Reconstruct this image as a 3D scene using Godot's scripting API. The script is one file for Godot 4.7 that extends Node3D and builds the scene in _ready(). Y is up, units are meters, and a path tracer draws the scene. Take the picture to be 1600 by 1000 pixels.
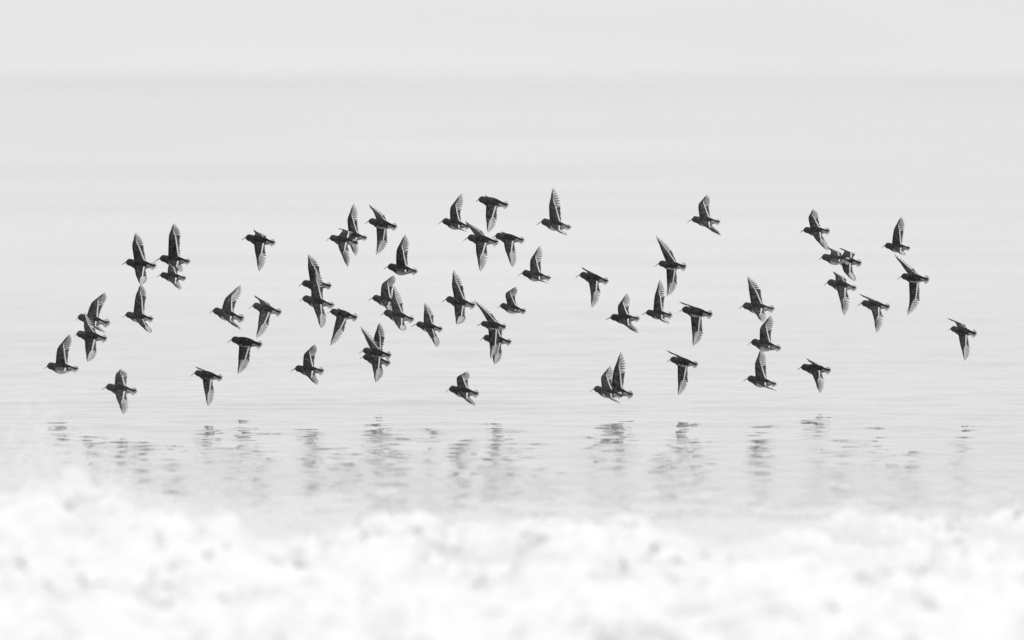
extends Node3D
# A flock of sandpipers flying left over a calm overcast sea, a line of white surf in front.
# Units are metres; the camera stands about 2 m above the water and looks out to sea along -z.

const LENS_HEIGHT := 2.04
const FLOCK_DISTANCE := 60.0

# label, then: where the bird is (3), head (2), tail tip (2), bill tip (2) from there in x and y,
# far wing wrist and tip (3 + 3), near wing wrist and tip (3 + 3), and the size of its 1/42 part
const FLOCK := [
	["left-group sandpiper whose lowered wingtip touches the raised wing of the bird below", [-2.233, 0.8705, -60.1896, -.0747, 0.0122, 0.0913, -.0149, -.121, -.0033, -.0573, 0.1163, -.0077, -.0376, 0.1897, -.1178, -.0322, -.065, 0.0733, 0.0025, -.119, 0.1905, 0.004051]],
	["sandpiper with tall upright wing just above another bird's back, upper left of the flock", [-2.0049, 0.9087, -59.4903, -.0738, 0.0103, 0.0902, -.0126, -.1272, -.0088, -.0395, 0.1476, -.0076, -.0113, 0.2178, -.1154, -.0254, -.022, 0.0928, 0.0368, -.066, 0.2002, 0.003990]],
	["sandpiper tucked right beneath a tall-winged bird at left, its upper wing partly hidden", [-2.0542, 0.7868, -60.5876, -.0629, 0.0105, 0.0769, -.0128, -.1018, 0.0004, -.0357, 0.0571, -.0736, -.0202, 0.1076, -.1761, -.0187, -.0245, 0.0799, 0.0458, -.075, 0.1611, 0.003496]],
	["sandpiper with backswept raised wing, half covered by the bird just below at far left", [-2.5298, 0.5243, -60.481, -.0803, 0.0192, 0.0981, -.0235, -.1152, -.0002, -.0182, 0.1084, -.0404, 0.0617, 0.1666, -.1333, -.0271, -.0193, 0.0946, 0.0671, -.07, 0.1781, 0.004111]],
	["sandpiper with wings spread up and down, overlapping a backswept bird at far left", [-2.4965, 0.4563, -59.379, -.0737, 0.0154, 0.0901, -.0188, -.1079, 0.0002, -.0546, 0.0611, -.0857, -.0508, 0.1373, -.1947, -.0394, -.076, 0.0594, -.0204, -.1445, 0.1718, 0.004031]],
	["left-group sandpiper whose tall raised wing touches the lowered wingtip of the bird above", [-2.2289, 0.5623, -59.7817, -.0673, 0.0138, 0.0822, -.0169, -.1056, -.0054, -.0251, 0.1288, -.0077, 0.0056, 0.1978, -.1027, 0.0056, -.0475, 0.0628, 0.0669, -.0897, 0.1587, 0.003677]],
	["leftmost sandpiper of the flock, raised wing swept back", [-2.6817, 0.2622, -59.6742, -.0775, 0.0103, 0.0947, -.0126, -.1177, -.0088, -.0354, 0.1175, -.0077, 0.0358, 0.1979, -.0876, -.0306, -.0088, 0.0965, 0.0161, -.0136, 0.2219, 0.004057]],
	["lowest sandpiper at the left, short upper wing and long pointed lower wing", [-2.2376, 0.2092, -57.2721, -.0727, 0.0132, 0.0889, -.0162, -.1168, -.0015, -.0397, 0.083, -.0671, -.0103, 0.1124, -.1887, -.0287, -.0492, 0.0791, 0.0154, -.1374, 0.1615, 0.003893]],
	["low lone sandpiper with wing hanging straight down, right of the lowest left bird", [-1.7815, 0.2455, -58.6735, -.066, 0.0152, 0.0807, -.0186, -.1112, -.0036, -.0397, 0.0265, -.0866, -.0924, 0.0491, -.1918, -.0284, -.0788, 0.0358, -.0021, -.1767, 0.0996, 0.003629]],
	["lone sandpiper at upper left, short wedge of upper wing, long wing pointing down", [-1.5131, 1.0145, -60.1932, -.0729, 0.0163, 0.0891, -.02, -.1192, 0.0009, -.0382, 0.0418, -.0936, -.0498, 0.0611, -.2237, -.0343, -.0701, 0.0648, -.0073, -.1843, 0.1253, 0.004002]],
	["front bird of the overlapping pair at upper left centre, its near wing lowered", [-.9993, 1.0273, -59.3932, -.0668, 0.0154, 0.0817, -.0188, -.1064, -.0021, -.0097, 0.0611, -.0735, -.044, 0.0687, -.1895, -.0287, -.0455, 0.075, 0.023, -.1559, 0.0826, 0.003672]],
	["rear bird of the overlapping pair at upper left centre, head hidden, far wing raised", [-.9533, 1.0353, -60.4938, -.0628, 0.0122, 0.0768, -.0149, -.0977, -.0033, -.0434, 0.1053, -.0078, -.0047, 0.1968, -.0659, -.0357, -.0343, 0.077, 0.007, -.1158, 0.1464, 0.003490]],
	["sandpiper with raised wing swept far back, just left of a bird with hanging wing", [-1.7036, 0.5676, -60.082, -.0763, 0.0243, 0.0932, -.0297, -.1187, 0.0104, -.0223, 0.1013, -.0581, 0.0701, 0.1784, -.1187, -.0236, -.0207, 0.0928, 0.074, -.0836, 0.1613, 0.004084]],
	["sandpiper with fanned wing hanging down, just right of a bird with swept raised wing", [-1.4619, 0.6115, -59.6829, -.0689, 0.0207, 0.0842, -.0253, -.1148, -.0008, -.0536, 0.0513, -.0859, -.088, 0.0819, -.2043, -.0536, -.0712, 0.0521, -.0612, -.1691, 0.1327, 0.003851]],
	["sandpiper with fanned hanging wing, directly below another hanging-winged bird, left of centre", [-1.5989, 0.3975, -60.2778, -.0748, 0.0157, 0.0914, -.0191, -.1212, -.0037, -.04, 0.0195, -.0982, -.0864, 0.0311, -.2245, -.0539, -.0964, 0.0077, -.0516, -.1892, 0.1058, 0.004092]],
	["sandpiper whose middle is covered by the raised wing of the bird below it", [-1.1833, 0.7359, -60.6864, -.0735, 0.0088, 0.0899, -.0107, -.1163, -.0107, -.058, 0.1138, -.0078, -.0541, 0.1839, -.1183, -.0307, -.0652, 0.0719, -.0035, -.1274, 0.1837, 0.003966]],
	["sandpiper whose raised wing crosses in front of the bird above it, left of centre", [-1.1548, 0.6536, -59.684, -.0775, 0.0207, 0.0947, -.0253, -.1158, 0.0054, -.0431, 0.1087, -.0457, -.0163, 0.2005, -.1394, -.0201, -.0597, 0.0706, 0.0182, -.1515, 0.1601, 0.004057]],
	["sandpiper with widely fanned wing slanting down and left, at the tail of another bird", [-.9922, 0.5934, -59.0823, -.0648, 0.0188, 0.0792, -.0229, -.1027, 0.0074, -.0307, 0.0263, -.0865, -.0458, 0.0339, -.2044, -.061, -.076, 0.0257, -.0799, -.182, 0.0766, 0.003611]],
	["low lone sandpiper with swept raised wing, under the cluster left of centre", [-1.2076, 0.2486, -59.6739, -.0706, 0.0086, 0.0863, -.0105, -.1165, -.009, -.0362, 0.0928, -.0495, 0.0289, 0.1502, -.1404, -.0231, -.027, 0.0872, 0.0442, -.0832, 0.1773, 0.003809]],
	["front bird of the tight pair left of centre, its upper wing leaning forward", [-.7996, 0.3573, -59.3765, -.0685, 0.0154, 0.0838, -.0188, -.1104, -.0036, -.0685, 0.0763, -.0618, -.1028, 0.1563, -.1504, -.0305, -.0836, 0.0328, -.0076, -.1712, 0.1178, 0.003762]],
	["rear bird of the tight pair left of centre, head just below its companion's head", [-.8179, 0.2839, -60.475, -.0663, 0.0192, 0.0811, -.0235, -.1051, 0.0076, -.0159, 0.1511, -.0078, 0.0151, 0.2247, -.0999, -.0198, -.0429, 0.075, 0.0112, -.1049, 0.1754, 0.003697]],
	["upper sandpiper with forward-leaning upper wing and fanned lower wing, right of an overlapping pair", [-.7718, 1.1168, -59.8956, -.0691, 0.0173, 0.0845, -.0211, -.1114, 0.0019, -.0576, 0.0672, -.0757, -.0883, 0.1171, -.1871, -.0384, -.0902, 0.0077, -.0384, -.1824, 0.0934, 0.003815]],
	["lone sandpiper with tall upright wing and pale flank, above the stepped pair near centre", [-.6553, 0.842, -60.0888, -.0728, 0.0156, 0.089, -.0191, -.119, 0.0002, -.0381, 0.1196, -.0077, 0.0143, 0.2082, -.0897, -.0269, -.0064, 0.0949, 0.0201, -.0112, 0.2177, 0.003987]],
	["rear sandpiper of the stepped pair near centre, its tail hidden by a raised wing", [-.7575, 0.64, -60.5839, -.0699, 0.0175, 0.0855, -.0214, -.1165, 0.0019, -.0311, 0.1029, -.0423, 0.0427, 0.1534, -.133, -.0266, -.016, 0.0905, 0.0117, -.0524, 0.2064, 0.003859]],
	["front sandpiper of the stepped pair near centre, upright wing covering the other's tail", [-.6728, 0.5719, -59.5819, -.0722, 0.0206, 0.0883, -.0252, -.1142, 0.0015, -.0474, 0.0932, -.0645, -.0302, 0.1773, -.1658, -.0225, -.0405, 0.0848, 0.0157, -.0787, 0.206, 0.004021]],
	["sandpiper just left of centre with narrow wings slanting from upper left to lower right", [-.4953, 0.4928, -60.1801, -.0643, 0.0156, 0.0785, -.0191, -.1144, 0.0002, -.0372, 0.0812, -.0585, -.0295, 0.143, -.1574, -.0025, -.05, 0.0611, 0.0438, -.1156, 0.146, 0.003541]],
	["central sandpiper with striped raised wing leaning forward and broad rounded lower wing", [-.306, 0.6445, -59.9839, -.071, 0.019, 0.0867, -.0233, -.1171, 0.0013, -.0556, 0.1113, -.0217, -.044, 0.1921, -.1227, -.0363, -.0733, 0.0568, -.0248, -.1271, 0.1743, 0.003934]],
	["lowest sandpiper at the centre, with a short hooked raised wing", [-.2741, 0.1836, -57.6716, -.0699, 0.015, 0.0854, -.0183, -.1106, -.0035, -.044, 0.0816, -.0667, 0.0189, 0.1111, -.1722, -.021, -.0228, 0.0876, 0.0595, -.0775, 0.1681, 0.003828]],
	["upper central sandpiper with swept raised wing, tail behind the next bird's wing", [-.3353, 1.1076, -60.4956, -.0681, 0.0175, 0.0832, -.0213, -.1162, -.0019, -.037, 0.1028, -.0376, 0.0312, 0.1842, -.1018, -.02, -.0131, 0.0878, 0.0599, -.0407, 0.1788, 0.003762]],
	["upper central sandpiper whose raised wing covers one bird's tail, its own tail another's bill", [-.1693, 1.0281, -59.4933, -.0748, 0.0144, 0.0915, -.0176, -.1221, -.0047, -.0786, 0.0663, -.0749, -.1092, 0.1121, -.1965, -.0443, -.071, 0.066, -.0176, -.1854, 0.1292, 0.004043]],
	["topmost central sandpiper with one wing hanging down and none raised", [-.1079, 1.2473, -59.8989, -.0726, 0.0173, 0.0887, -.0211, -.111, 0.0019, -.038, 0.025, -.0958, -.0572, 0.0403, -.2253, -.0495, -.0826, 0.045, -.0342, -.1785, 0.134, 0.003995]],
	["upper central sandpiper whose bill is hidden by the tail in front of it", [-.0099, 1.0236, -60.3935, -.0714, 0.0139, 0.0873, -.017, -.114, 0.0023, -.0327, 0.0256, -.0932, -.0637, 0.0372, -.2175, -.0304, -.0712, 0.0609, 0.0137, -.1719, 0.1276, 0.003897]],
	["sandpiper with the tallest upright wing, its tip the highest point of the flock", [0.2693, 1.1099, -60.0955, -.0728, 0.0173, 0.089, -.0212, -.1229, -.0019, -.0458, 0.1214, -.0077, -.0189, 0.2231, -.0878, -.0228, -.0178, 0.0931, 0.0543, -.0597, 0.192, 0.004008]],
	["sandpiper with upright slightly swept wing, below the tallest-winged bird", [0.1493, 0.8118, -59.6879, -.0689, 0.0155, 0.0842, -.0189, -.1148, 0.0002, -.0383, 0.0959, -.049, 0.0191, 0.1762, -.1252, -.0202, -.0131, 0.0884, 0.0612, -.0381, 0.1795, 0.003781]],
	["lone sandpiper right of centre with thin curved upper wing and narrow hanging wing", [0.4986, 0.7843, -60.2874, -.0696, 0.0191, 0.085, -.0234, -.116, 0.0037, -.0464, 0.0385, -.0906, -.0812, 0.0655, -.2102, -.0271, -.0659, 0.0623, -.0155, -.1741, 0.1287, 0.003864]],
	["small central sandpiper with short hooked raised wing and no lowered wing", [0.0085, 0.5982, -60.3828, -.0627, 0.0174, 0.0767, -.0213, -.1014, -.0004, -.0472, 0.091, -.0428, 0.0186, 0.1297, -.1288, -.0217, -.0055, 0.0827, 0.0256, -.0103, 0.1875, 0.003486]],
	["central sandpiper with forward-leaning upper wing, its hanging wing covering another bird's body", [-.1074, 0.5249, -59.2807, -.0599, 0.0103, 0.0732, -.0125, -.1032, -.0049, -.0675, 0.0749, -.0435, -.1169, 0.1471, -.1148, -.0257, -.1114, 0.0076, -.0181, -.195, 0.0831, 0.003421]],
	["central sandpiper whose middle is covered by the hanging wing of the bird above", [-.0862, 0.4028, -60.578, -.0692, 0.014, 0.0846, -.0171, -.1081, -.0016, -.0381, 0.0761, -.0704, -.0226, 0.1383, -.1775, -.0381, -.0715, 0.0565, -.0187, -.1414, 0.1581, 0.003782]],
	["lone topmost sandpiper right of centre with short bent raised wing", [1.1692, 1.1355, -59.9961, -.0692, 0.0087, 0.0846, -.0106, -.1169, -.0106, -.0477, 0.0971, -.0364, 0.0077, 0.1548, -.1302, -.0176, -.0281, 0.0842, 0.0846, -.0875, 0.1193, 0.003736]],
	["sandpiper right of centre, wings spread in one long line from upper left downward", [0.9643, 0.8723, -59.7895, -.0673, 0.0104, 0.0822, -.0126, -.111, -.0088, -.0711, 0.0947, -.0168, -.0979, 0.1752, -.102, -.0366, -.097, 0.0077, -.0328, -.1851, 0.0894, 0.003645]],
	["left one of three level sandpipers right of centre, raised wing swept back", [0.6848, 0.5457, -60.1815, -.0712, 0.0052, 0.087, -.0064, -.1198, -.0102, -.0442, 0.0747, -.0687, 0.0137, 0.148, -.1534, -.02, -.0295, 0.0868, 0.0716, -.0874, 0.1514, 0.003823]],
	["middle one of three level sandpipers right of centre, tall upright wing", [0.8812, 0.5847, -59.5822, -.0636, 0.0093, 0.0777, -.0113, -.1095, -.006, -.0292, 0.1109, -.0076, 0.0052, 0.2064, -.0586, -.0191, -.0193, 0.0798, 0.051, -.0534, 0.1624, 0.003442]],
	["right one of three level sandpipers right of centre, wing hanging down", [1.1186, 0.584, -60.0824, -.0745, 0.0156, 0.0911, -.0191, -.1131, 0.0002, -.0514, 0.0349, -.0958, -.1169, 0.0595, -.2108, -.036, -.1077, 0.0077, -.0283, -.2001, 0.1052, 0.004078]],
	["front bird of the low overlapping pair right of centre, swept raised wing", [0.5663, 0.1528, -58.4711, -.0675, 0.0203, 0.0825, -.0247, -.1088, 0.0053, -.0428, 0.0915, -.0572, 0.015, 0.1515, -.1498, -.0194, -.0161, 0.0871, 0.0637, -.0585, 0.1696, 0.003774]],
	["rear bird of the low overlapping pair right of centre, head hidden, taller raised wing", [0.6334, 0.1297, -59.3708, -.0737, 0.0223, 0.0901, -.0272, -.1156, 0.007, -.028, 0.1289, -.0076, 0.0177, 0.2332, -.0767, -.0282, -.0025, 0.096, 0.0182, -.0073, 0.2208, 0.004036]],
	["low sandpiper with thin forward upper wing and fanned hanging wing, right of low pair", [1.0264, 0.304, -59.3752, -.0668, 0.0154, 0.0817, -.0188, -.1087, -.0036, -.0478, 0.0345, -.0858, -.114, 0.0687, -.1814, -.0402, -.0988, 0.0076, -.0364, -.194, 0.0825, 0.003672]],
	["top one of three stacked sandpipers at right, forward-leaning raised wing", [1.493, 0.6075, -60.283, -.0783, 0.0104, 0.0957, -.0128, -.1247, -.0089, -.0628, 0.1109, -.0208, -.0644, 0.1882, -.1317, -.0311, -.0261, 0.0948, 0.0145, -.0823, 0.209, 0.004097]],
	["middle one of three stacked sandpipers at right, raised wing swept back", [1.5202, 0.3979, -59.5776, -.0722, 0.0189, 0.0883, -.0231, -.1142, -.0002, -.0359, 0.1068, -.0434, 0.0309, 0.1756, -.134, -.0267, -.0045, 0.0951, 0.0199, -.0093, 0.2184, 0.003997]],
	["bottom one of three stacked sandpipers at right, straight upright wing", [1.4604, 0.2255, -58.1728, -.0688, 0.0168, 0.0841, -.0205, -.1151, 0.0019, -.0427, 0.1063, -.0277, -.0017, 0.1921, -.1091, -.0185, -.0145, 0.088, 0.0767, -.0466, 0.1628, 0.003794]],
	["lowest sandpiper at the right, tiny upper wing and narrow hanging wing", [1.8273, 0.2486, -59.8739, -.0726, 0.0104, 0.0887, -.0127, -.1148, -.005, -.0227, 0.0257, -.0926, -.0572, 0.0603, -.2126, -.0227, -.0434, 0.0835, 0.0157, -.1394, 0.1615, 0.003925]],
	["sandpiper at right with stubby upper wing and hanging wing, below the overlapping pair", [1.9698, 0.7578, -59.4865, -.0704, 0.0179, 0.086, -.0218, -.1123, -.0012, -.0399, 0.0545, -.0869, -.0475, 0.0812, -.2122, -.0246, -.06, 0.0691, 0.0059, -.1744, 0.1184, 0.003887]],
	["bird with bent upper wing at right, directly above the overlapping pair", [1.8404, 1.0729, -60.1946, -.0653, 0.0042, 0.0798, -.0051, -.1062, -.0113, -.0514, 0.0798, -.0489, -.0167, 0.13, -.1472, -.0113, -.0514, 0.0668, 0.0582, -.117, 0.1319, 0.003503]],
	["front bird of the overlapping pair at right, small raised wing", [1.942, 0.9108, -59.6904, -.0706, 0.0121, 0.0863, -.0147, -.1089, -.0033, -.0323, 0.0465, -.0873, -.0515, 0.0733, -.2096, -.0259, -.0081, 0.0912, 0.0208, -.0129, 0.2087, 0.003836]],
	["rear bird of the overlapping pair at right, head hidden, wing slanting down and right", [2.0339, 0.8866, -60.4901, -.0716, 0.0175, 0.0875, -.0213, -.1142, 0.0019, -.0173, 0.0562, -.0855, -.0483, 0.0756, -.2103, -.025, -.064, 0.0675, 0.0332, -.1183, 0.1705, 0.003944]],
	["sandpiper at right with thin curved upper wing, lower right of the stubby-winged bird", [2.1921, 0.626, -60.0834, -.0693, 0.0121, 0.0848, -.0148, -.1156, -.0056, -.0462, 0.0353, -.0882, -.1002, 0.0661, -.196, -.0231, -.0534, 0.073, 0, -.1612, 0.1305, 0.003770]],
	["upper far-right sandpiper with tall upright wing, above a bird with widely spread wings", [2.3344, 0.9708, -60.3921, -.0617, 0.0087, 0.0754, -.0106, -.0988, -.0029, -.023, 0.1094, -.0077, 0.0258, 0.1829, -.0814, -.0198, -.0178, 0.0817, 0.0274, -.0455, 0.1828, 0.003485]],
	["far-right sandpiper with wings widely spread, striped lower wing fanned downward", [2.4141, 0.7978, -59.6876, -.0682, 0.0103, 0.0834, -.0126, -.1118, -.0088, -.072, 0.0639, -.0655, -.1218, 0.1404, -.1463, -.0376, -.1198, 0.0077, -.0491, -.2193, 0.0771, 0.003693]],
	["rightmost sandpiper of the flock, thin upper wing, other wing hanging straight down", [2.7172, 0.4711, -59.9795, -.0633, 0.0156, 0.0774, -.019, -.098, 0.004, -.0518, 0.054, -.074, -.098, 0.0771, -.1771, -.0249, -.0767, 0.0319, 0.002, -.1729, 0.0895, 0.003493]],
]

var rng := RandomNumberGenerator.new()
var plumage := FastNoiseLite.new()
var ripple_noise := FastNoiseLite.new()
var chop_noise := FastNoiseLite.new()
var froth_noise := FastNoiseLite.new()
var body_material: StandardMaterial3D
var feather_material: StandardMaterial3D
var horn_material: StandardMaterial3D
var eye_material: StandardMaterial3D


func _ready() -> void:
	rng.seed = 4711
	make_camera()
	make_sky()
	make_sun()
	make_noises()
	make_materials()
	make_sea()
	make_surf()
	for k in FLOCK.size():
		make_sandpiper(k, FLOCK[k][0], FLOCK[k][1])


func make_camera() -> void:
	var camera := Camera3D.new()
	camera.name = "camera"
	add_child(camera)
	camera.position = Vector3(0, LENS_HEIGHT, 0)
	camera.rotation.x = -atan(390.0 / 15600.0)
	camera.fov = rad_to_deg(2.0 * atan(500.0 / 15600.0))
	camera.near = 1.0
	camera.far = 60000.0
	var lens := CameraAttributesPhysical.new()
	lens.frustum_focal_length = 560.0
	lens.exposure_aperture = 4.4
	lens.frustum_focus_distance = FLOCK_DISTANCE
	lens.exposure_multiplier = 1.0
	camera.attributes = lens
	camera.fov = rad_to_deg(2.0 * atan(500.0 / 15600.0))
	camera.current = true


func make_sky() -> void:
	# an even overcast, brighter overhead as overcast skies are, with faint layers of cloud
	var w := 2048
	var h := 1024
	var layers := FastNoiseLite.new()
	layers.seed = 12
	layers.frequency = 1.0
	layers.fractal_octaves = 3
	var data := PackedFloat32Array()
	data.resize(w * h * 3)
	var at := 0
	for j in h:
		var el := (0.5 - (j + 0.5) / h) * PI
		var up := maxf(0.0, sin(el))
		var light := SKY_HORIZON * (1.0 + SKY_RISE * up)
		for i in w:
			var v := light
			if el > 0.0:
				var az := (i + 0.5) / w * TAU
				v *= 1.0 + 0.06 * layers.get_noise_3d(cos(az) * 11.0, el * 150.0 / (1.0 + el * 20.0), sin(az) * 11.0)
			data[at] = v
			data[at + 1] = v
			data[at + 2] = v
			at += 3
	var im := Image.create_from_data(w, h, false, Image.FORMAT_RGBF, data.to_byte_array())
	var m := PanoramaSkyMaterial.new()
	m.panorama = ImageTexture.create_from_image(im)
	var sky := Sky.new()
	sky.sky_material = m
	var e := Environment.new()
	e.background_mode = Environment.BG_SKY
	e.sky = sky
	e.tonemap_mode = Environment.TONE_MAPPER_LINEAR
	e.tonemap_exposure = 1.0
	e.sdfgi_enabled = true
	e.ssao_enabled = true
	e.ssil_enabled = true
	var around := WorldEnvironment.new()
	around.name = "world_environment"
	around.environment = e
	add_child(around)

const SKY_HORIZON := 0.80
const SKY_RISE := 0.3


func make_sun() -> void:
	var sun := DirectionalLight3D.new()
	sun.name = "sun"
	add_child(sun)
	sun.rotation_degrees = Vector3(-58, 25, 0)
	sun.light_energy = 0.15
	sun.light_angular_distance = 25.0
	sun.shadow_enabled = true


func make_noises() -> void:
	plumage.seed = 5
	plumage.frequency = 180.0
	plumage.fractal_octaves = 2
	ripple_noise.seed = 21
	ripple_noise.noise_type = FastNoiseLite.TYPE_SIMPLEX_SMOOTH
	ripple_noise.fractal_type = FastNoiseLite.FRACTAL_NONE
	ripple_noise.frequency = 1.0
	chop_noise.seed = 77
	chop_noise.noise_type = FastNoiseLite.TYPE_SIMPLEX_SMOOTH
	chop_noise.fractal_type = FastNoiseLite.FRACTAL_NONE
	chop_noise.frequency = 1.0
	froth_noise.seed = 9
	froth_noise.noise_type = FastNoiseLite.TYPE_SIMPLEX_SMOOTH
	froth_noise.fractal_octaves = 5
	froth_noise.fractal_gain = 0.5
	froth_noise.frequency = 1.0


func grey(v: float) -> Color:
	return Color(v, v, v)


func make_materials() -> void:
	body_material = StandardMaterial3D.new()
	body_material.resource_name = "plumage"
	body_material.vertex_color_use_as_albedo = true
	body_material.roughness = 0.85
	body_material.metallic_specular = 0.25
	feather_material = StandardMaterial3D.new()
	feather_material.resource_name = "flight feathers"
	feather_material.vertex_color_use_as_albedo = true
	feather_material.roughness = 0.8
	feather_material.metallic_specular = 0.2
	feather_material.cull_mode = BaseMaterial3D.CULL_DISABLED
	feather_material.backlight_enabled = true
	feather_material.backlight = grey(0.3)
	horn_material = StandardMaterial3D.new()
	horn_material.resource_name = "horn"
	horn_material.albedo_color = grey(0.03).linear_to_srgb()
	horn_material.roughness = 0.5
	eye_material = StandardMaterial3D.new()
	eye_material.resource_name = "eye"
	eye_material.albedo_color = grey(0.01).linear_to_srgb()
	eye_material.roughness = 0.1


# ---------------------------------------------------------------- helpers

func commit(st: SurfaceTool, called: String, material: Material, parent: Node) -> MeshInstance3D:
	var o := MeshInstance3D.new()
	o.name = called
	o.mesh = st.commit()
	o.material_override = material
	parent.add_child(o, true)
	return o


func grid_faces(st: SurfaceTool, first: int, rows: int, cols: int, around: bool) -> void:
	for r in rows - 1:
		for c in (cols if around else cols - 1):
			var a := first + r * cols + c
			var b := first + r * cols + (c + 1) % cols
			var d := a + cols
			var e := b + cols
			st.add_index(a); st.add_index(b); st.add_index(d)
			st.add_index(b); st.add_index(e); st.add_index(d)


# ---------------------------------------------------------------- the sea

func spacing_line(dense_from: float, dense_to: float, step: float, low: float, high: float, growth: float) -> PackedFloat32Array:
	var a := PackedFloat32Array()
	var p := dense_from
	var s := step
	var before := []
	while p > low:
		s *= growth
		p -= s
		before.append(p)
	before.reverse()
	for v in before: a.append(v)
	p = dense_from
	while p < dense_to:
		a.append(p)
		p += step
	s = step
	while p < high:
		a.append(p)
		s *= growth
		p += s
	a.append(p)
	return a


func fade(cell: float, wave: float) -> float:
	return clampf((wave - 2.5 * cell) / (2.0 * cell), 0.0, 1.0)


func make_sea() -> void:
	var xs := spacing_line(-6.0, 6.0, 0.05, -16000.0, 16000.0, 1.13)
	var zs := spacing_line(-72.0, -41.0, 0.045, -30000.0, 12.0, 1.0095)
	var nx := xs.size()
	var nz := zs.size()
	var height := PackedFloat32Array()
	height.resize(nx * nz)
	var dx := PackedFloat32Array(); dx.resize(nx)
	for i in nx: dx[i] = xs[mini(i + 1, nx - 1)] - xs[maxi(i - 1, 0)]
	var dz := PackedFloat32Array(); dz.resize(nz)
	for j in nz: dz[j] = zs[mini(j + 1, nz - 1)] - zs[maxi(j - 1, 0)]
	for j in nz:
		var z := zs[j]
		var cz := dz[j] * 0.5
		var near_surf := smoothstep(-52.5, -48.5, z)
		var open_sea := smoothstep(-80.0, -200.0, z)
		for i in nx:
			var x := xs[i]
			var c := maxf(dx[i] * 0.5, cz)
			var y := 0.0
			var l := maxf(dx[i] / 6.0, cz)
			var f := fade(l, 90.0) * open_sea
			if f > 0.0:
				y += f * 0.60 * ripple_noise.get_noise_2d(x * 0.003 + 3.0, z * 0.011)
			f = fade(l, 28.0) * open_sea
			if f > 0.0:
				y += f * 0.24 * ripple_noise.get_noise_2d(x * 0.009 + 31.0, z * 0.036)
			f = fade(l, 9.0)
			if f > 0.0:
				y += f * (0.03 + 0.04 * open_sea) * ripple_noise.get_noise_2d(x * 0.03 + 7.0, z * 0.12)
			f = fade(c, 2.2)
			if f > 0.0:
				y += f * 0.0105 * ripple_noise.get_noise_2d(x * 0.28, z * 0.55 + 40.0)
			f = fade(c, 0.75)
			if f > 0.0:
				y += f * 0.0092 * chop_noise.get_noise_2d(x * 0.95 + z * 0.12, z * 1.5)
			f = fade(c, 0.28)
			if f > 0.0:
				y += f * (0.0024 + 0.0016 * smoothstep(-60.0, -55.0, z)) * chop_noise.get_noise_2d(x * 2.9 - z * 0.5, z * 3.6 + 91.0)
			height[j * nx + i] = y
	var v := PackedVector3Array(); v.resize(nx * nz)
	var n := PackedVector3Array(); n.resize(nx * nz)
	var uv := PackedVector2Array(); uv.resize(nx * nz)
	for j in nz:
		for i in nx:
			var k := j * nx + i
			v[k] = Vector3(xs[i], height[k], zs[j])
			var sx := (height[j * nx + mini(i + 1, nx - 1)] - height[j * nx + maxi(i - 1, 0)]) / dx[i]
			var sz := (height[mini(j + 1, nz - 1) * nx + i] - height[maxi(j - 1, 0) * nx + i]) / dz[j]
			n[k] = Vector3(-sx, 1.0, -sz).normalized()
	# the sheltered water inshore is smooth; farther out the wind roughens it, in ragged patches at first
	var faces := [PackedInt32Array(), PackedInt32Array(), PackedInt32Array(), PackedInt32Array(), PackedInt32Array()]
	for j in nz - 1:
		for i in nx - 1:
			var a := j * nx + i
			var wind := 0
			if zs[j] < -90.0:
				var gust := ripple_noise.get_noise_2d(xs[i] * 0.02 + 60.0, zs[j] * 0.05) + 0.7 * chop_noise.get_noise_2d(xs[i] * 0.11, zs[j] * 0.21)
				wind = clampi(int(floor(log(-zs[j] / 110.0) * 1.6 + 0.8 * gust)), 0, 3)
			elif zs[j] > -64.0 and absf(xs[i]) < 30.0:
				# fine ruffles in patches over the calm water, and behind the breaker the pale lace of spent foam and bubbles
				var patch := ripple_noise.get_noise_2d(xs[i] * 0.9 + 5.0, zs[j] * 0.5) + 0.6 * chop_noise.get_noise_2d(xs[i] * 2.6, zs[j] * 1.3) + 0.5 * ripple_noise.get_noise_2d(xs[i] * 0.22 + 2.0, zs[j] * 0.12)
				if patch > 0.22 - 0.8 * smoothstep(-53.0, -49.0, zs[j]): wind = 1 if zs[j] < -51.0 else 2
				var lace := chop_noise.get_noise_2d(xs[i] * 1.4 + 9.0, zs[j] * 0.7) + 0.8 * ripple_noise.get_noise_2d(xs[i] * 4.7, zs[j] * 1.9)
				if zs[j] > -50.5 and lace > 1.25 - 1.7 * smoothstep(-50.5, -43.5, zs[j]): wind = 4
			faces[wind].append_array(PackedInt32Array([a, a + 1, a + nx, a + 1, a + nx + 1, a + nx]))
	var mesh := ArrayMesh.new()
	for part in 5:
		var arrays := []
		arrays.resize(Mesh.ARRAY_MAX)
		arrays[Mesh.ARRAY_VERTEX] = v
		arrays[Mesh.ARRAY_NORMAL] = n
		arrays[Mesh.ARRAY_INDEX] = faces[part]
		mesh.add_surface_from_arrays(Mesh.PRIMITIVE_TRIANGLES, arrays)
		var m := StandardMaterial3D.new()
		m.resource_name = ["sheltered sea water", "faintly ruffled sea water", "ruffled sea water", "wind-roughened sea water", "bubbly water"][part]
		m.albedo_color = grey([0.52, 0.52, 0.52, 0.52, 0.72][part]).linear_to_srgb()
		m.roughness = [0.03, 0.065, 0.08, 0.085, 0.25][part]
		m.metallic_specular = 0.36
		mesh.surface_set_material(part, m)
	var o := MeshInstance3D.new()
	o.name = "sea"
	o.mesh = mesh
	o.set_meta("kind", "structure")
	o.set_meta("label", "calm pale grey sea stretching to a soft horizon")
	add_child(o)


# ---------------------------------------------------------------- the surf

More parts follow.
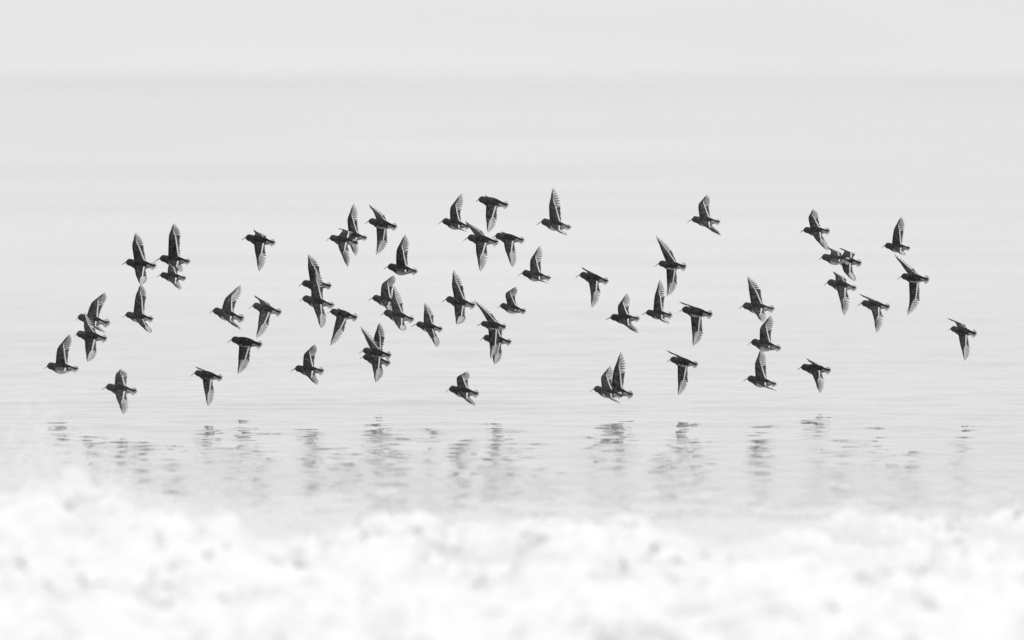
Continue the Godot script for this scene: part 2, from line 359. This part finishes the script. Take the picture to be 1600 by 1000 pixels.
func surf_height(x: float, z: float) -> float:
	# the rolling bore: lumpy crest behind, tumbling front towards the beach
	var line := -42.4 + 0.5 * froth_noise.get_noise_2d(x * 0.30, 3.0) + 0.25 * froth_noise.get_noise_2d(x * 1.3, 9.0)
	var t := z - line
	var back := smoothstep(-0.35, 0.35, t)
	var crest := 0.082 + 0.05 * smoothstep(-0.4, -2.0, x) + 0.055 * froth_noise.get_noise_2d(x * 0.35 + 11.0, z * 0.2) + 0.10 * exp(-pow((x + 1.93) / 0.16, 2.0)) + 0.07 * exp(-pow((x + 1.6) / 0.45, 2.0))
	var roll := lerpf(1.0, 0.62, smoothstep(0.5, 5.0, t))
	return back * crest * roll - (1.0 - back) * 0.06


func make_surf() -> void:
	var x0 := -6.0
	var z0 := -43.6
	var step := 0.03
	var nx := 400
	var nz := 560
	var v := PackedVector3Array(); v.resize(nx * nz)
	var thin := PackedFloat32Array(); thin.resize(nx * nz)
	for j in nz:
		for i in nx:
			var x := x0 + i * step
			var z := z0 + j * step
			var y := surf_height(x, z)
			var live := smoothstep(-0.06, 0.05, y)
			# billows: puffs of froth pushed outwards in every direction, so that they bulge and overhang
			var a := absf(froth_noise.get_noise_3d(x * 0.8, y * 0.8, z * 0.45))
			var b := absf(froth_noise.get_noise_3d(x * 2.3 + 5.0, y * 2.3, z * 1.5))
			var puff := (0.25 * (0.42 - pow(a * 1.5, 0.7)) + 0.07 * (0.45 - b * 1.6)) * live
			v[j * nx + i] = Vector3(x + 0.22 * live * froth_noise.get_noise_3d(x * 1.4, 4.0, z * 1.2), y + puff, z + 0.34 * live * froth_noise.get_noise_3d(x * 1.3, 8.0, z * 1.1))
			thin[j * nx + i] = clampf(a * 1.9 - 0.12 + 0.7 * b, 0.0, 1.0)
	var st := SurfaceTool.new()
	st.begin(Mesh.PRIMITIVE_TRIANGLES)
	st.set_smooth_group(0)
	for k in v.size():
		st.set_color(grey(lerpf(0.94, 0.86, thin[k])))      # dense froth is white, loose wet froth lets the grey water through
		st.add_vertex(v[k])
	grid_faces(st, 0, nz, nx, false)
	st.generate_normals()
	var m := StandardMaterial3D.new()
	m.resource_name = "sea froth"
	m.vertex_color_use_as_albedo = true
	m.roughness = 1.0
	m.metallic_specular = 0.1
	var o := commit(st, "surf_foam", m, self)
	o.set_meta("kind", "stuff")
	o.set_meta("label", "churning white foam of a breaking wave across the foreground")
	o.set_meta("category", "foam")
	# spray thrown up along the crest
	var drop := SphereMesh.new()
	drop.radius = 1.0
	drop.height = 2.0
	drop.radial_segments = 6
	drop.rings = 4
	var dm := StandardMaterial3D.new()
	dm.resource_name = "spray"
	dm.albedo_color = grey(0.9).linear_to_srgb()
	dm.roughness = 1.0
	drop.material = dm
	var mm := MultiMesh.new()
	mm.transform_format = MultiMesh.TRANSFORM_3D
	mm.mesh = drop
	var list: Array[Transform3D] = []
	for k in 90000:
		var x := rng.randf_range(-5.6, 5.6)
		var z := -42.9 + absf(rng.randfn(0.0, 1.5))
		var clump := froth_noise.get_noise_2d(x * 1.7, z * 1.1 + 30.0) + 0.9 * exp(-pow((x + 1.93) / 0.25, 2.0))
		clump = maxf(clump, 0.0) + 0.12
		var y := surf_height(x, z) + 0.02 + absf(rng.randfn(0.0, 0.16)) * clump
		var r := rng.randf_range(0.0015, 0.006) * (1.0 if rng.randf() < 0.9 else 1.8)
		list.append(Transform3D(Basis.from_scale(Vector3(r, r, r)), Vector3(x, y, z)))
	mm.instance_count = list.size()
	for k in list.size(): mm.set_instance_transform(k, list[k])
	var s := MultiMeshInstance3D.new()
	s.name = "sea_spray"
	s.multimesh = mm
	s.set_meta("kind", "stuff")
	s.set_meta("label", "fine white spray thrown up along the crest of the surf")
	s.set_meta("category", "spray")
	add_child(s)


# ---------------------------------------------------------------- the birds

# along the bird from the bill backwards: place, middle's height, half height, half width (in parts of 1/42 of its length)
const TRUNK := [
	[5.2, -0.3, 0.5, 0.5], [4.6, -0.2, 1.7, 1.6], [3.4, 0.1, 3.1, 2.8], [1.6, 0.4, 4.2, 3.7], [-0.4, 0.4, 4.6, 4.1], [-2.6, 0.1, 4.6, 4.3],
	[-5.0, -0.5, 4.9, 4.8], [-8.0, -1.1, 5.8, 5.8], [-11.5, -1.5, 6.6, 6.6], [-15.5, -1.7, 6.9, 6.9], [-19.5, -1.4, 6.5, 6.5], [-23.5, -0.8, 5.5, 5.6],
	[-27.0, -0.1, 4.2, 4.5], [-30.5, 0.3, 2.9, 3.6], [-33.5, 0.5, 2.1, 3.0], [-37.5, 0.6, 0.9, 2.2],
]


func make_sandpiper(k: int, label: String, d: Array) -> void:
	var bird := Node3D.new()
	bird.name = "sandpiper" if k == 0 else "sandpiper_%03d" % k
	add_child(bird)
	bird.position = Vector3(d[0], d[1], d[2])
	bird.set_meta("label", label)
	bird.set_meta("category", "bird")
	bird.set_meta("group", "sandpipers flying in a flock")
	var u: float = d[21]
	var shade := rng.randf_range(0.62, 1.05)
	bird.set_meta("tone", shade)
	var head := Vector3(d[3], d[4], 0)
	var tail := Vector3(d[5], d[6], 0)
	var bill := Vector3(d[7], d[8], 0)
	var fore := (head - tail).normalized()
	var over := Vector3(0, 0, 1).cross(fore)
	if over.y < 0.0: over = -over
	var raised: float = clampf((d[17] - 0.03) / 0.07, 0.0, 1.0)           # wings up, the near one towards the lens
	var roll := deg_to_rad(rng.randf_range(40.0, 50.0) - 16.0 * raised)
	var up := over * cos(roll) + Vector3(0, 0, 1) * sin(roll)
	var side := Vector3(0, 0, 1) * cos(roll) - over * sin(roll)      # towards its near wing
	var frame := Basis(fore, up, side)
	make_trunk(bird, head, frame, u, k, shade)
	make_bill(bird, head, bill, frame, u)
	for s in [-1.0, 1.0]:
		var e := SphereMesh.new()
		e.radius = 0.75 * u
		e.height = 1.5 * u
		e.radial_segments = 10
		e.rings = 6
		var o := MeshInstance3D.new()
		o.name = "eye"
		o.mesh = e
		o.material_override = eye_material
		o.position = head + frame * (Vector3(1.2, 0.9, 3.8 * s) * u)
		bird.add_child(o, true)
	make_tail(bird, head, tail, frame, u)
	var far_wrist := Vector3(d[9], d[10], d[11])
	var far_tip := Vector3(d[12], d[13], d[14])
	var near_wrist := Vector3(d[15], d[16], d[17])
	var near_tip := Vector3(d[18], d[19], d[20])
	make_wing(bird, head + frame * (Vector3(-7.0, 2.2, -2.4) * u), far_wrist, far_tip, frame, u, -1.0)
	make_wing(bird, head + frame * (Vector3(-7.0, 2.2, 2.4) * u), near_wrist, near_tip, frame, u, 1.0)
	bird.remove_meta("tone")


func make_trunk(bird: Node3D, head: Vector3, frame: Basis, u: float, k: int, shade: float) -> void:
	var st := SurfaceTool.new()
	st.begin(Mesh.PRIMITIVE_TRIANGLES)
	st.set_smooth_group(0)
	var cols := 28
	var rows := 0
	for r in TRUNK.size() - 1:
		var steps := 3
		for q in (steps if r < TRUNK.size() - 2 else steps + 1):
			var t := float(q) / steps
			var p: Array = TRUNK[r]
			var o: Array = TRUNK[r + 1]
			var before: Array = TRUNK[maxi(r - 1, 0)]
			var after: Array = TRUNK[mini(r + 2, TRUNK.size() - 1)]
			var s := [0.0, 0.0, 0.0, 0.0]
			for c in 4: s[c] = cubic_interpolate(p[c], o[c], before[c], after[c], t)
			rows += 1
			for c in cols:
				var a := TAU * c / cols
				var local := Vector3(s[0], s[1] + cos(a) * s[2] * 1.2, sin(a) * s[3] * 1.18)
				st.set_color(plumage_color(local, cos(a), s[0], k) * shade)
				st.add_vertex(head + frame * (local * u))
	grid_faces(st, 0, rows, cols, true)
	st.generate_normals()
	commit(st, "body", body_material, bird)


func plumage_color(p: Vector3, upward: float, along: float, k: int) -> Color:
	# streaked dark upperparts, greyer streaked head and breast, whitish belly and flanks, black rump line
	var grain := plumage.get_noise_3d(p.x * 0.0018 + k * 3.1, p.y * 0.004, p.z * 0.004)
	var back := 0.022 + 0.12 * clampf(grain, 0.0, 1.0)
	var breast := 0.060 + 0.06 * clampf(grain + 0.25, 0.0, 1.0)
	var belly := 0.52 + 0.16 * grain
	var v := back
	if along > -7.0:
		var neck := smoothstep(0.1, -0.9, upward + 0.25 * grain)
		v = lerpf(0.045 + 0.09 * maxf(grain, 0.0), breast, neck)
	else:
		var low := smoothstep(0.30, 0.10, upward + 0.30 * grain)
		var pale := lerpf(breast, belly, smoothstep(-8.5, -12.5, along + 2.5 * grain))
		v = lerpf(back, pale, low)
	if along < -25.0 and absf(p.z) < 2.4 and upward > 0.0: v = 0.012
	elif along < -26.0: v = 0.30 + 0.2 * grain
	return grey(maxf(v, 0.008))


func make_bill(bird: Node3D, head: Vector3, tip: Vector3, frame: Basis, u: float) -> void:
	var st := SurfaceTool.new()
	st.begin(Mesh.PRIMITIVE_TRIANGLES)
	st.set_smooth_group(0)
	var from := head + frame.x * 4.2 * u
	var mid := (from + tip) * 0.5 + Vector3(0, 0.45, 0) * u
	for r in 9:
		var t := r / 8.0
		var p := from.lerp(mid, t).lerp(mid.lerp(tip, t), t)
		var rad := lerpf(1.15, 0.5, pow(t, 0.7)) * u
		if r == 8: rad *= 0.4
		for c in 8:
			var a := TAU * c / 8.0
			st.add_vertex(p + (frame.y * cos(a) + frame.z * sin(a)) * rad)
	grid_faces(st, 0, 9, 8, true)
	st.generate_normals()
	commit(st, "bill", horn_material, bird)


# one feather: a pointed blade with a dark outer vane, a shaft and a paler inner vane
func feather(st: SurfaceTool, at: int, base: Vector3, tip: Vector3, across: Vector3, lift: Vector3, width: float, outer: float, inner: float, dark_tip: float, blunt := 0.0) -> int:
	var rows := 6
	for r in rows:
		var t := float(r) / (rows - 1)
		var w := width * sqrt(maxf(0.0, 1.0 - pow(t, lerpf(3.5, 12.0, blunt)))) * lerpf(0.55, 1.0, minf(1.0, t * 3.0))
		if r == rows - 1: w = width * lerpf(0.12, 0.75, blunt)
		var p := base.lerp(tip, t) + lift * sin(t * PI)
		var e := smoothstep(0.72, 1.0, t)
		st.set_color(grey(lerpf(outer, dark_tip, e)))
		st.add_vertex(p - across * w * 0.26)
		st.set_color(grey(minf(outer, dark_tip) * 0.7))
		st.add_vertex(p + lift * 0.1)
		st.set_color(grey(lerpf(inner, dark_tip, e * 0.8)))
		st.add_vertex(p + across * w * 0.08)
		st.set_color(grey(lerpf(inner, dark_tip, e * 0.8)))
		st.add_vertex(p + across * w * 0.64)
	grid_faces(st, at, rows, 4, false)
	return at + rows * 4


func make_tail(bird: Node3D, head: Vector3, tip: Vector3, frame: Basis, u: float) -> void:
	var root := head + frame * (Vector3(-31.0, 0.9, 0.0) * u)
	frame = Basis(frame.x, -deg_to_rad(rng.randf_range(6.0, 22.0))) * frame     # the tail twists with the turn
	var reach := (tip - root).length()
	var st := SurfaceTool.new()
	st.begin(Mesh.PRIMITIVE_TRIANGLES)
	st.set_smooth_group(0)
	var at := 0
	var spread := deg_to_rad(rng.randf_range(36.0, 48.0))
	var order := [-5, 5, -4, 4, -3, 3, -2, 2, -1, 1, 0]
	for n in order.size():
		var q: float = order[n] / 5.0
		var a := q * spread
		var dir := (-frame.x * cos(a) + frame.z * sin(a)).normalized()
		var middle := 1.0 - smoothstep(0.22, 0.5, absf(q))
		var tone := lerpf(0.30 + 0.14 * rng.randf(), 0.012, middle)
		var base := root + frame.z * q * 2.2 * u + frame.y * (n * 0.10 - 0.6) * u
		var end := base + dir * reach * lerpf(1.0, 0.80, absf(q)) * rng.randf_range(0.96, 1.02)
		var across := frame.y.cross(dir).normalized() * (-1.0 if q > 0.0 else 1.0)
		at = feather(st, at, base, end, across, frame.y * 0.2 * u, 2.3 * u, tone, tone * 1.35, tone * 0.55)
	st.generate_normals()
	var o := commit(st, "tail", feather_material, bird)
	o.set_meta("label", "fanned tail with black middle and pale grey sides")


func edge_point(a: Vector3, w: Vector3, t: Vector3, s: float) -> Vector3:
	# the leading edge: shoulder, wrist and tip joined by a smooth curve; the wrist lies at s = 0.42
	if s < 0.42:
		return a.cubic_interpolate(w, a - (w - a) * 0.5, w + (t - w) * 0.6, s / 0.42)
	return w.cubic_interpolate(t, w - (w - a) * 0.8, t + (t - w) * 0.5, (s - 0.42) / 0.58)


func make_wing(bird: Node3D, shoulder: Vector3, wrist: Vector3, tip: Vector3, frame: Basis, u: float, which: float) -> void:
	var rear := -frame.x
	var arm := (wrist - shoulder).normalized()
	var hand := (tip - wrist).normalized()
	var top := (rear.cross(arm) if which < 0.0 else arm.cross(rear)).normalized()
	var out_rear := (rear + 0.10 * arm).normalized()
	# ---- coverts: a thin cambered pad over the bones, dark above with white tips (the wing bar), pale below
	var st := SurfaceTool.new()
	st.begin(Mesh.PRIMITIVE_TRIANGLES)
	st.set_smooth_group(0)
	var rows := 30
	var shade: float = bird.get_meta("tone")
	var across := [0.0, 0.12, 0.3, 0.5, 0.68, 0.84, 0.86, 0.94, 1.0]
	var cols := across.size() * 2
	var frames := []
	for r in rows:
		var s := 0.86 * r / (rows - 1.0)
		var p := edge_point(shoulder, wrist, tip, s)
		var chord := 0.0
		var dir := out_rear
		if s < 0.42:
			chord = lerpf(17.6, 10.6, s / 0.42)
		else:
			var q := (s - 0.42) / 0.44
			chord = lerpf(10.6, 0.8, pow(q, 0.7))
			dir = out_rear.slerp(hand, minf(0.62, q * 0.75)) if out_rear.angle_to(hand) < 3.0 else out_rear
		var bar := 1.0 - smoothstep(0.50, 0.72, s)
		for c in cols:
			var back_side := c >= across.size()
			var v: float = across[c] if not back_side else across[cols - 1 - c]
			var thick := (0.9 * sin(PI * clampf(v * 0.9 + 0.1, 0.0, 1.0)) + 0.15) * lerpf(1.5, 0.45, s)
			var camber := sin(PI * v) * 0.7
			var y := camber + (thick * 0.5 if not back_side else -thick * 0.5)
			if v >= 1.0: y = -0.1 if not back_side else -0.25
			var grain := plumage.get_noise_3d(s * 0.12 + bird.position.x, v * 0.06, which)
			var tone := (0.056 + 0.13 * maxf(-0.25, grain)) * shade
			if v < 0.2: tone = 0.032 * shade
			if not back_side and v > 0.85: tone = lerpf(0.05, 0.74, bar)
			if back_side: tone = 0.55
			st.set_color(grey(tone))
			st.add_vertex(p + dir * chord * v * u + top * y * u)
	grid_faces(st, 0, rows, cols, true)
	st.generate_normals()
	var wing := commit(st, "wing", body_material, bird)
	wing.set_meta("label", "far wing" if which < 0.0 else "near wing")
	# ---- flight feathers
	var fs := SurfaceTool.new()
	fs.begin(Mesh.PRIMITIVE_TRIANGLES)
	fs.set_smooth_group(0)
	var at := 0
	for n in 10:
		var q := (n + 0.3) / 10.0
		var p := edge_point(shoulder, wrist, tip, 0.42 * q)
		var len := lerpf(17.6, 17.3, q) * rng.randf_range(0.97, 1.02)
		var base := p + out_rear * 6.0 * u - top * (0.5 + 0.03 * n) * u
		var end := p + (out_rear + arm * 0.06 * q) * len * u - top * (0.6 + 0.03 * n) * u
		var tone := rng.randf_range(0.06, 0.11)
		at = feather(fs, at, base, end, -arm, top * 0.3 * u, 4.6 * u, tone, tone * 1.3, tone * 1.0, 0.45)
	for n in 8:
		var q := n / 7.0
		var p := edge_point(shoulder, wrist, tip, 0.42 + 0.30 * q)
		var end0 := wrist + out_rear * 17.6 * u
		var dir := (end0.lerp(tip, q) - p).normalized()
		var base := p + dir * 3.0 * u * (1.0 - q) - top * (0.5 + 0.05 * n) * u
		var line := end0.lerp(tip, pow(q, 0.92)) + (out_rear + hand * 0.3) * sin(PI * q) * 2.6 * u
		var end := line - top * (0.5 + 0.05 * n) * u
		if n == 7: end = tip
		var side := top.cross(dir).normalized()
		if side.dot(rear) < 0.0: side = -side
		if dir.cross(hand).length() > 0.05 and side.dot(hand) > 0.0: side = -side
		var tone := rng.randf_range(0.035, 0.05)
		at = feather(fs, at, base, end, side, top * 0.4 * u, lerpf(4.4, 3.4, q) * u, tone, rng.randf_range(0.5, 0.62), 0.07)
	fs.generate_normals()
	var quills := commit(fs, "flight_feathers", feather_material, wing)
	quills.set_meta("kind", "stuff")
